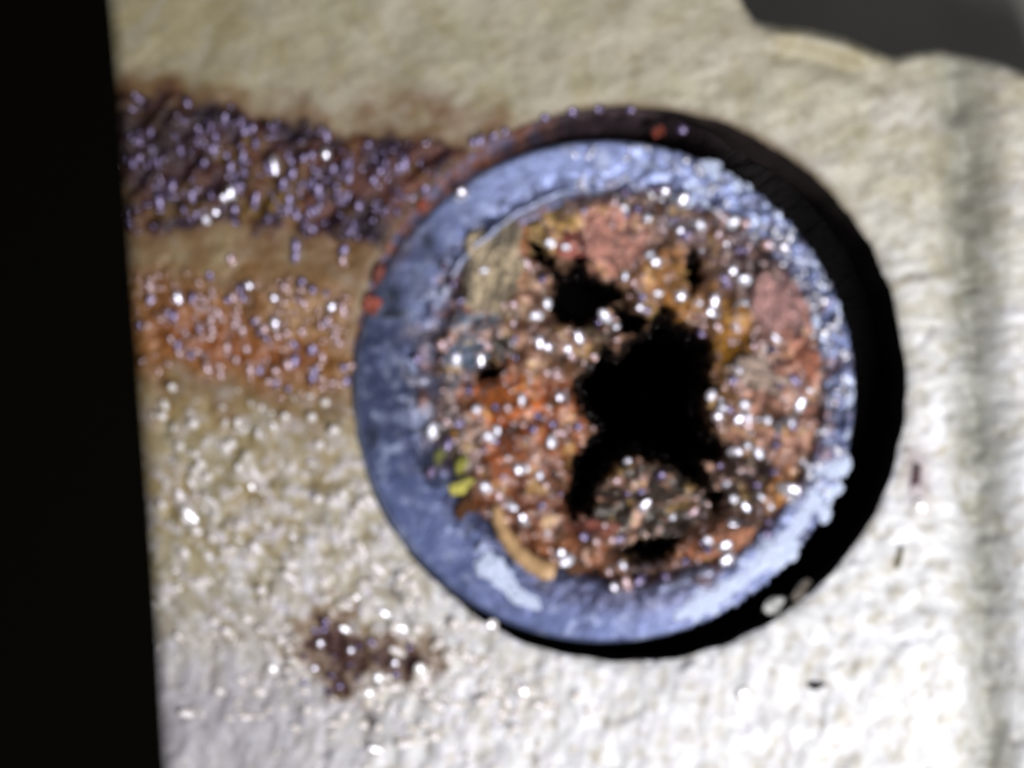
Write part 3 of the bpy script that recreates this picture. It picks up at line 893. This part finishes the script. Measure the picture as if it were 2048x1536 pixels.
def bead(px, py, z, size, kind, parent, bright=1.0, name="glint_bead", long=1.0, turn=0.0):
    p = P(px, py, z)
    h = ((LED - p).normalized() + (Vector((0, 0, D)) - p).normalized()).normalized()
    if bright > 0.93: kind = 6 if kind == 5 else 4
    off = max(0.0, 0.9 - bright) * 0.22         # dimmer glints look further aside
    a = random.uniform(0, 6.283)
    h = (h + Vector((math.cos(a), math.sin(a), 0)) * off + Vector((random.gauss(0, 1), random.gauss(0, 1), 0)) * 0.025).normalized()
    o = bpy.data.objects.new(name, BEADS[kind])
    COL.objects.link(o)
    o.location = p
    o.rotation_euler = (h.to_track_quat('Z', 'Y').to_matrix() @ Matrix.Rotation(math.radians(turn), 3, 'Z')).to_euler()
    o.scale = (size * U * long, size * U, size * U)
    adopt(o, parent)
    return o

G_STAIN = [(285, 283, 8, .5), (377, 205, 8, .55), (400, 262, 8, .5), (352, 268, 8, .5), (483, 243, 8, .5), (398, 263, 9, .6), (470, 250, 8, .5), (425, 260, 8, .5),
    (505, 258, 8, .55), (540, 256, 8, .5), (430, 302, 9, .7), (408, 328, 9, .7), (480, 293, 8, .5), (462, 335, 9, .7), (345, 370, 9, .6), (320, 402, 10, .75),
    (483, 372, 9, .8), (465, 387, 12, 1.), (450, 398, 12, 1.), (430, 423, 12, 1.), (414, 440, 10, .9), (425, 388, 8, .5), (551, 331, 12, .95), (538, 336, 9, .7), (653, 308, 12, .95),
    (625, 312, 10, .8), (608, 318, 9, .7), (585, 322, 8, .6), (655, 270, 8, .6), (584, 348, 10, .7), (666, 342, 9, .6), (511, 400, 9, .65), (510, 413, 8, .6),
    (593, 427, 9, .6), (627, 458, 10, .8), (605, 455, 8, .5), (740, 289, 9, .6), (698, 360, 9, .6), (748, 362, 10, .8), (763, 341, 9, .6), (685, 400, 8, .6),
    (720, 412, 9, .7), (770, 306, 8, .5), (592, 492, 10, .7), (590, 514, 9, .6), (800, 338, 9, .6), (812, 328, 9, .6), (948, 285, 9, .8), (962, 282, 9, .8), (985, 275, 8, .7), (1010, 262, 8, .6),
    (620, 370, 9, .6), (566, 372, 9, .6), (540, 430, 8, .4), (690, 440, 8, .5), (640, 400, 8, .4), (380, 440, 8, .4), (372, 420, 8, .5), (765, 420, 8, .4), (705, 455, 8, .4)]
G_RUST = [(464, 520, 10, .8), (420, 553, 9, .6), (497, 571, 11, .95), (482, 578, 8, .6), (358, 595, 11, 1.), (302, 573, 9, .5), (302, 600, 8, .4), (572, 576, 11, .9),
    (604, 564, 11, .85), (626, 580, 10, .8), (549, 598, 12, 1.), (550, 648, 12, 1.), (608, 605, 11, .8), (663, 615, 11, .95), (685, 612, 10, .8), (435, 627, 10, .7), (403, 654, 9, .6),
    (425, 665, 9, .6), (484, 664, 9, .6), (575, 668, 10, .75), (508, 645, 8, .6), (533, 678, 9, .6), (625, 700, 11, .9), (493, 699, 10, .8), (358, 695, 9, .65), (382, 709, 9, .6),
    (590, 722, 11, .9), (576, 728, 11, .85), (554, 742, 11, .9), (500, 741, 10, .8), (520, 740, 9, .7), (630, 742, 9, .6), (625, 760, 10, .7), (680, 686, 10, .8), (687, 500, 11, .85),
    (687, 523, 10, .8), (660, 640, 9, .6), (400, 590, 9, .5), (640, 655, 9, .6), (688, 735, 9, .7), (695, 762, 9, .6), (540, 762, 8, .5), (455, 600, 8, .4), (590, 690, 8, .5), (470, 720, 8, .5), (440, 735, 8, .5)]
G_FACE = [(325, 832, 10, .75), (388, 848, 11, .85), (570, 835, 10, .8), (670, 860, 11, .85), (650, 805, 9, .7), (640, 890, 10, .8), (345, 775, 9, .5), (415, 955, 10, .6), (390, 908, 9, .6),
    (465, 888, 10, .7), (360, 892, 9, .6), (638, 998, 11, .85), (465, 1100, 10, .6), (425, 1075, 9, .6), (525, 1180, 11, .8), (650, 1163, 11, .85), (655, 1195, 9, .6), (545, 1340, 12, 1.),
    (564, 1281, 11, .8), (578, 1300, 9, .6), (735, 1000, 12, .8), (480, 1050, 9, .6), (430, 1240, 9, .6), (805, 1155, 12, .9), (825, 1170, 11, .85), (830, 1185, 10, .8), (790, 1253, 12, .9),
    (835, 1258, 12, .9), (910, 1247, 12, .9), (878, 1288, 10, .8), (895, 1310, 10, .7), (902, 1322, 10, .75), (840, 1336, 12, .95), (850, 1350, 12, .95), (760, 1355, 12, 1.), (765, 1375, 11, .9),
    (740, 1385, 12, 1.), (945, 1248, 12, .9), (985, 1250, 12, 1.), (1050, 1385, 16, 1.), (615, 1420, 10, .8), (690, 1430, 12, .9), (760, 1415, 9, .6), (757, 1455, 9, .6), (870, 1470, 14, .8), (1490, 1390, 18, 1.), (1840, 1012, 17, 1.)]
G_SPOT = [(652, 1245, 11, .9), (648, 1258, 10, .8), (630, 1262, 9, .6), (641, 1288, 12, .95), (702, 1299, 11, .95), (715, 1294, 10, .85), (745, 1284, 10, .85), (608, 1312, 9, .6), (630, 1337, 11, .95),
    (663, 1352, 11, .9), (680, 1371, 10, .8), (658, 1384, 10, .8), (700, 1332, 9, .6), (790, 1327, 12, 1.), (793, 1350, 10, .8), (820, 1294, 9, .7), (715, 1355, 8, .5), (750, 1320, 8, .5), (670, 1310, 8, .4), (608, 1365, 9, .7)]
G_CRUST = [(1040, 938, 11, 1.), (1048, 1042, 11, .95), (1122, 1110, 12, 1.), (1134, 1122, 11, .9), (960, 716, 11, .95), (1080, 683, 11, 1.), (1097, 694, 11, .95), (1137, 699, 11, 1.),
    (1143, 714, 11, .9), (1117, 748, 11, .9), (1115, 752, 10, .9), (1095, 746, 10, .85), (1126, 795, 11, .95), (1160, 674, 11, .95), (1031, 608, 11, .9), (1095, 606, 10, .8), (1074, 630, 10, .7),
    (1057, 527, 10, .7), (1102, 485, 10, .7), (1085, 555, 9, .6), (953, 819, 10, .9), (957, 815, 11, .9), (990, 816, 10, .7), (1015, 817, 11, .9), (1042, 800, 10, .8), (979, 875, 11, .9), (1021, 897, 11, .95),
    (1104, 885, 10, .85), (1075, 832, 10, .8), (1107, 850, 10, .7), (1112, 865, 9, .6), (1156, 853, 9, .6), (895, 845, 11, .9), (866, 862, 12, .9), (898, 885, 10, .7), (862, 945, 11, .8), (972, 975, 11, .9), (835, 718, 10, .8),
    (883, 690, 11, .8), (912, 720, 11, .85), (975, 690, 11, .8), (905, 568, 10, .7), (888, 533, 10, .75), (1000, 995, 10, .7), (940, 780, 10, .6), (1010, 1010, 9, .7),
    (1362, 461, 12, 1.), (1310, 520, 12, 1.), (1315, 525, 11, 1.), (1300, 510, 11, .9), (1365, 590, 13, .95), (1360, 580, 11, .9), (1433, 605, 12, .95), (1430, 625, 11, .95), (1431, 600, 12, .95), (1492, 612, 11, .9), (1480, 615, 12, 1.), (1468, 540, 12, 1.),
    (1490, 560, 11, .8), (1518, 562, 11, .85), (1475, 500, 10, .8), (1285, 613, 11, .95), (1296, 620, 10, .8), (1212, 632, 11, .9), (1204, 648, 10, .8), (1226, 636, 9, .7), (1268, 565, 9, .6), (1407, 665, 9, .6),
    (1440, 650, 10, .8), (1474, 650, 11, .95), (1480, 745, 12, 1.), (1478, 735, 11, .9), (1510, 740, 12, 1.), (1545, 700, 11, .7), (1440, 835, 12, .95), (1425, 790, 9, .7), (1485, 838, 13, 1.), (1490, 810, 12, .9),
    (1600, 810, 13, .95), (1585, 850, 12, .8), (1535, 840, 9, .6), (1460, 970, 11, .8), (1515, 970, 10, .75), (1582, 977, 13, 1.), (1570, 978, 11, .9), (1500, 1020, 11, .95), (1470, 1050, 12, 1.), (1493, 1053, 12, 1.), (1450, 1093, 12, 1.),
    (1478, 1082, 12, .95), (1455, 1118, 12, 1.), (1415, 1100, 11, .8), (1420, 1085, 9, .6), (1535, 1068, 10, .75), (1538, 1042, 9, .6), (1375, 1122, 10, .7), (1382, 1030, 11, 1.), (1291, 1014, 11, .95), (1260, 926, 9, .7), (1238, 965, 11, .85), (1285, 985, 9, .6), (1254, 990, 9, .5),
    (1326, 955, 10, .5), (1213, 1055, 11, .85), (1224, 1082, 11, .85), (1195, 1085, 10, .7), (1172, 1078, 10, .6), (1220, 1146, 11, .8), (1230, 1175, 12, .95), (1253, 1166, 11, .9), (1280, 1160, 9, .6), (1330, 1152, 9, .6), (1390, 1025, 9, .5), (1348, 1038, 9, .5),
    (1330, 385, 13, .95), (1275, 417, 11, .8), (1253, 387, 10, .7), (1365, 402, 13, 1.), (1310, 380, 10, .7), (1448, 435, 11, .85), (1465, 443, 11, .85), (1490, 447, 12, .9), (1400, 450, 10, .7), (1440, 470, 10, .8), (1535, 490, 12, .9), (1568, 496, 14, 1.), (1410, 497, 9, .5), (1372, 472, 9, .6),
    (1555, 890, 9, .6), (1520, 905, 10, .7), (1500, 890, 9, .6), (1475, 905, 10, .6), (1560, 770, 10, .7), (1590, 760, 9, .6), (1620, 690, 9, .6), (1550, 600, 10, .6), (1190, 715, 9, .6), (1060, 760, 9, .6), (1065, 860, 9, .5), (1030, 850, 9, .6)]
ZB = 5
for (x, y, s, b_) in G_STAIN:
    bead(x, y, H1(face_height, x, y) + ZB, s * 0.85, 0 if b_ < 0.55 else (1 if b_ < 0.85 else 3), dark_stain, b_, long=random.uniform(1.0, 2.2), turn=40)
for (x, y, s, b_) in G_RUST:
    bead(x, y, H1(face_height, x, y) + ZB, s * 0.85, random.choice((2, 2, 1)), rust_stain, b_, long=random.uniform(0.9, 1.7), turn=random.uniform(0, 60))
for (x, y, s, b_) in G_SPOT:
    bead(x, y, H1(face_height, x, y) + ZB, s * 0.75, random.choice((0, 1)), dark_spot, b_ if b_ > 0.93 else b_ * 0.8)
for (x, y, s, b_) in G_FACE:
    bead(x, y, H1(face_height, x, y) + ZB, s * 0.95, 5, face, b_)
for (x, y, s, b_) in G_CRUST:
    r_ = math.hypot(x - IC[0], y - IC[1])
    z = H1(crust_height, x, y) if r_ < IR - 5 else rim_z(x, y)
    if H1(open_d, x, y) > 14: continue
    bead(x, y, max(z, -110) + ZB + 2, s, random.choice((0, 2, 1, 3)) if b_ < 0.85 else random.choice((2, 3)), crust, b_, long=random.uniform(0.8, 1.7), turn=random.uniform(0, 180))
for k in range(135):                           # fainter ones scattered between
    a = random.uniform(0, 6.283); r_ = IR * math.sqrt(random.uniform(0.1, 1.0))
    x, y = IC[0] + r_ * math.cos(a), IC[1] + r_ * math.sin(a)
    if H1(open_d, x, y) > -6 or float(gauss(x, y, 1290, 1010, 110, 60)) > 0.3: continue
    bead(x, y, H1(crust_height, x, y) + ZB + 1, random.uniform(4.5, 9), random.choice((1, 2, 3)), crust, random.uniform(0.4, 0.95), long=random.uniform(1, 1.8), turn=random.uniform(0, 180))
for (x, y, s, b_) in [(925, 386, 13, 1.), (1365, 258, 10, .7), (1145, 222, 11, .8), (1090, 235, 9, .7), (1200, 216, 9, .5), (1260, 218, 9, .5)]:
    if math.hypot(x - PC[0], y - PC[1]) < PR:
        bead(x, y, rim_z(x, y) + 8, s, 3, pipe, b_)
    else:
        bead(x, y, (H1(face_height, x, y) if math.hypot(x - HC[0], y - HC[1]) > HR else -14) + ZB, s, 1, face, b_)

# glints on the wet lower left of the face, drawn out along its streaks
n_ = 0
while n_ < 120:
    x, y = random.uniform(310, 1180), random.uniform(790, 1500)
    w_ = float(gauss(x, y, 880, 1310, 260, 150)) + 0.55 * float(gauss(x, y, 560, 950, 260, 200)) + 0.3 * float(gauss(x, y, 500, 1300, 260, 240))
    if random.random() > w_ or math.hypot(x - HC[0], y - HC[1]) < HR + 12: continue
    turn_ = 35 + 38 * min(1, max(0, (y - 800) / 450))
    if H1(lambda a, b: masks(a, b)[2], x, y) > -8: continue
    bead(x, y, H1(face_height, x, y) + ZB - 1, random.uniform(5, 10), 5, face, random.uniform(0.3, 0.96), long=random.uniform(1.0, 2.6), turn=turn_)
    n_ += 1
for k in range(55):
    x, y = random.uniform(250, 850), random.uniform(215, 470)
    if H1(lambda a, b: masks(a, b)[0], x, y) < 8: continue
    bead(x, y, H1(face_height, x, y) + ZB - 1, random.uniform(5, 9), random.choice((0, 0, 1)), dark_stain, random.uniform(0.4, 0.9), long=random.uniform(1.0, 2.6), turn=42)
for k in range(60):
    x, y = random.uniform(280, 705), random.uniform(545, 800)
    if H1(lambda a, b: masks(a, b)[1], x, y) < 8: continue
    bead(x, y, H1(face_height, x, y) + ZB - 1, random.uniform(5, 9), random.choice((1, 2, 2)), rust_stain, random.uniform(0.4, 0.85), long=random.uniform(1.0, 1.8), turn=30)

# the finest glints: too small and too many to pick apart
def glitter(name, pts, parent, mat, label=None):
    seg, VV, FF = 7, [], []
    for (x, y, z, sz, jit) in pts:
        p = P(x, y, z)
        h = ((LED - p).normalized() + (Vector((0, 0, D)) - p).normalized()).normalized()
        h = (h + Vector((random.gauss(0, 1), random.gauss(0, 1), 0)) * jit).normalized()
        q_ = h.to_track_quat('Z', 'Y').to_matrix() @ Matrix.Rotation(random.uniform(0, 6.28), 3, 'Z')
        lx, base = random.uniform(1.0, 2.4), len(VV)
        VV.append(tuple(p + q_ @ Vector((0, 0, 0.16 * sz * U))))
        for (rad, hh) in ((0.55, 0.11), (1.0, 0.0)):
            for j in range(seg):
                a_ = 2 * math.pi * j / seg
                VV.append(tuple(p + q_ @ Vector((rad * lx * sz * U * math.cos(a_), rad * sz * U * math.sin(a_), hh * sz * U))))
        for j in range(seg):
            j2 = (j + 1) % seg
            FF.append((base, base + 1 + j, base + 1 + j2, base + 1 + j2))
            FF.append((base + 1 + j, base + 1 + seg + j, base + 1 + seg + j2, base + 1 + j2))
    me = bpy.data.meshes.new(name)
    me.from_pydata(VV, [], [tuple(dict.fromkeys(f)) for f in FF])
    me.polygons.foreach_set("use_smooth", np.full(len(me.polygons), True))
    me.materials.append(mat)
    o = link(name, me, parent)
    o['kind'] = 'stuff'
    return o

def scatter(n, box, ok, zf, dz, lo, hi, jit):
    xs = rng.uniform(box[0], box[1], n * 8)
    ys = rng.uniform(box[2], box[3], n * 8)
    w = ok(xs, ys)
    keep = np.nonzero(rng.uniform(0, 1, n * 8) < w)[0][:n]
    xs, ys = xs[keep], ys[keep]
    zs_ = zf(xs, ys)
    return [(float(a), float(b_), float(c_) + dz, random.uniform(lo, hi), jit) for a, b_, c_ in zip(xs, ys, zs_)]

glitter("crust_glitter", scatter(520, (860, 1650, 380, 1165),
    lambda x, y: (np.hypot(x - IC[0], y - IC[1]) < IR - 4) * (open_d(x, y) < -4) * (1 - 0.8 * gauss(x, y, 1290, 1010, 120, 70)) * np.clip(0.45 + 1.5 * fbm(x, y, 60, 3, 130), 0.05, 1)
        * (0.55 + 0.45 * (x > 1250)), crust_height, 5, 2.0, 4.6, 0.11), crust, BM[2])
glitter("stain_glitter", scatter(170, (215, 900, 190, 500), lambda x, y: (masks(x, y)[0] > 2) * np.clip(0.3 + 2.0 * streak(x, y - 200), 0.03, 1), face_height, 4, 2.2, 4.5, 0.10), dark_stain, BM[1])
glitter("rust_glitter", scatter(190, (265, 710, 540, 810), lambda x, y: (masks(x, y)[1] > 2) * np.clip(0.35 + 1.6 * fbm(x, y, 60, 3, 131), 0.03, 1), face_height, 4, 2.2, 4.5, 0.10), rust_stain, BM[2])
glitter("face_glitter", scatter(480, (300, 1300, 780, 1536), lambda x, y: (np.hypot(x - HC[0], y - HC[1]) > HR + 8) * (masks(x, y)[2] < -6) * np.clip(0.2 + 2.2 * streak(x, y), 0.02, 1)
    * np.clip(gauss(x, y, 860, 1320, 330, 190) + 0.6 * gauss(x, y, 560, 1000, 260, 260), 0, 1), face_height, 3, 2.5, 5.0, 0.08), face, BM[5])
glitter("rim_glitter", scatter(200, (1150, 1715, 290, 1000), lambda x, y: (np.hypot(x - PC[0], y - PC[1]) < PR - 10) * (np.hypot(x - IC[0], y - IC[1]) > IR - 4)
    * np.clip(0.3 + 1.8 * fbm(x, y, 50, 3, 132), 0.02, 1), lambda x, y: 2 + 4 * (PC[0] - x) / PR, 3, 2.2, 5.0, 0.10), pipe, BM[3])
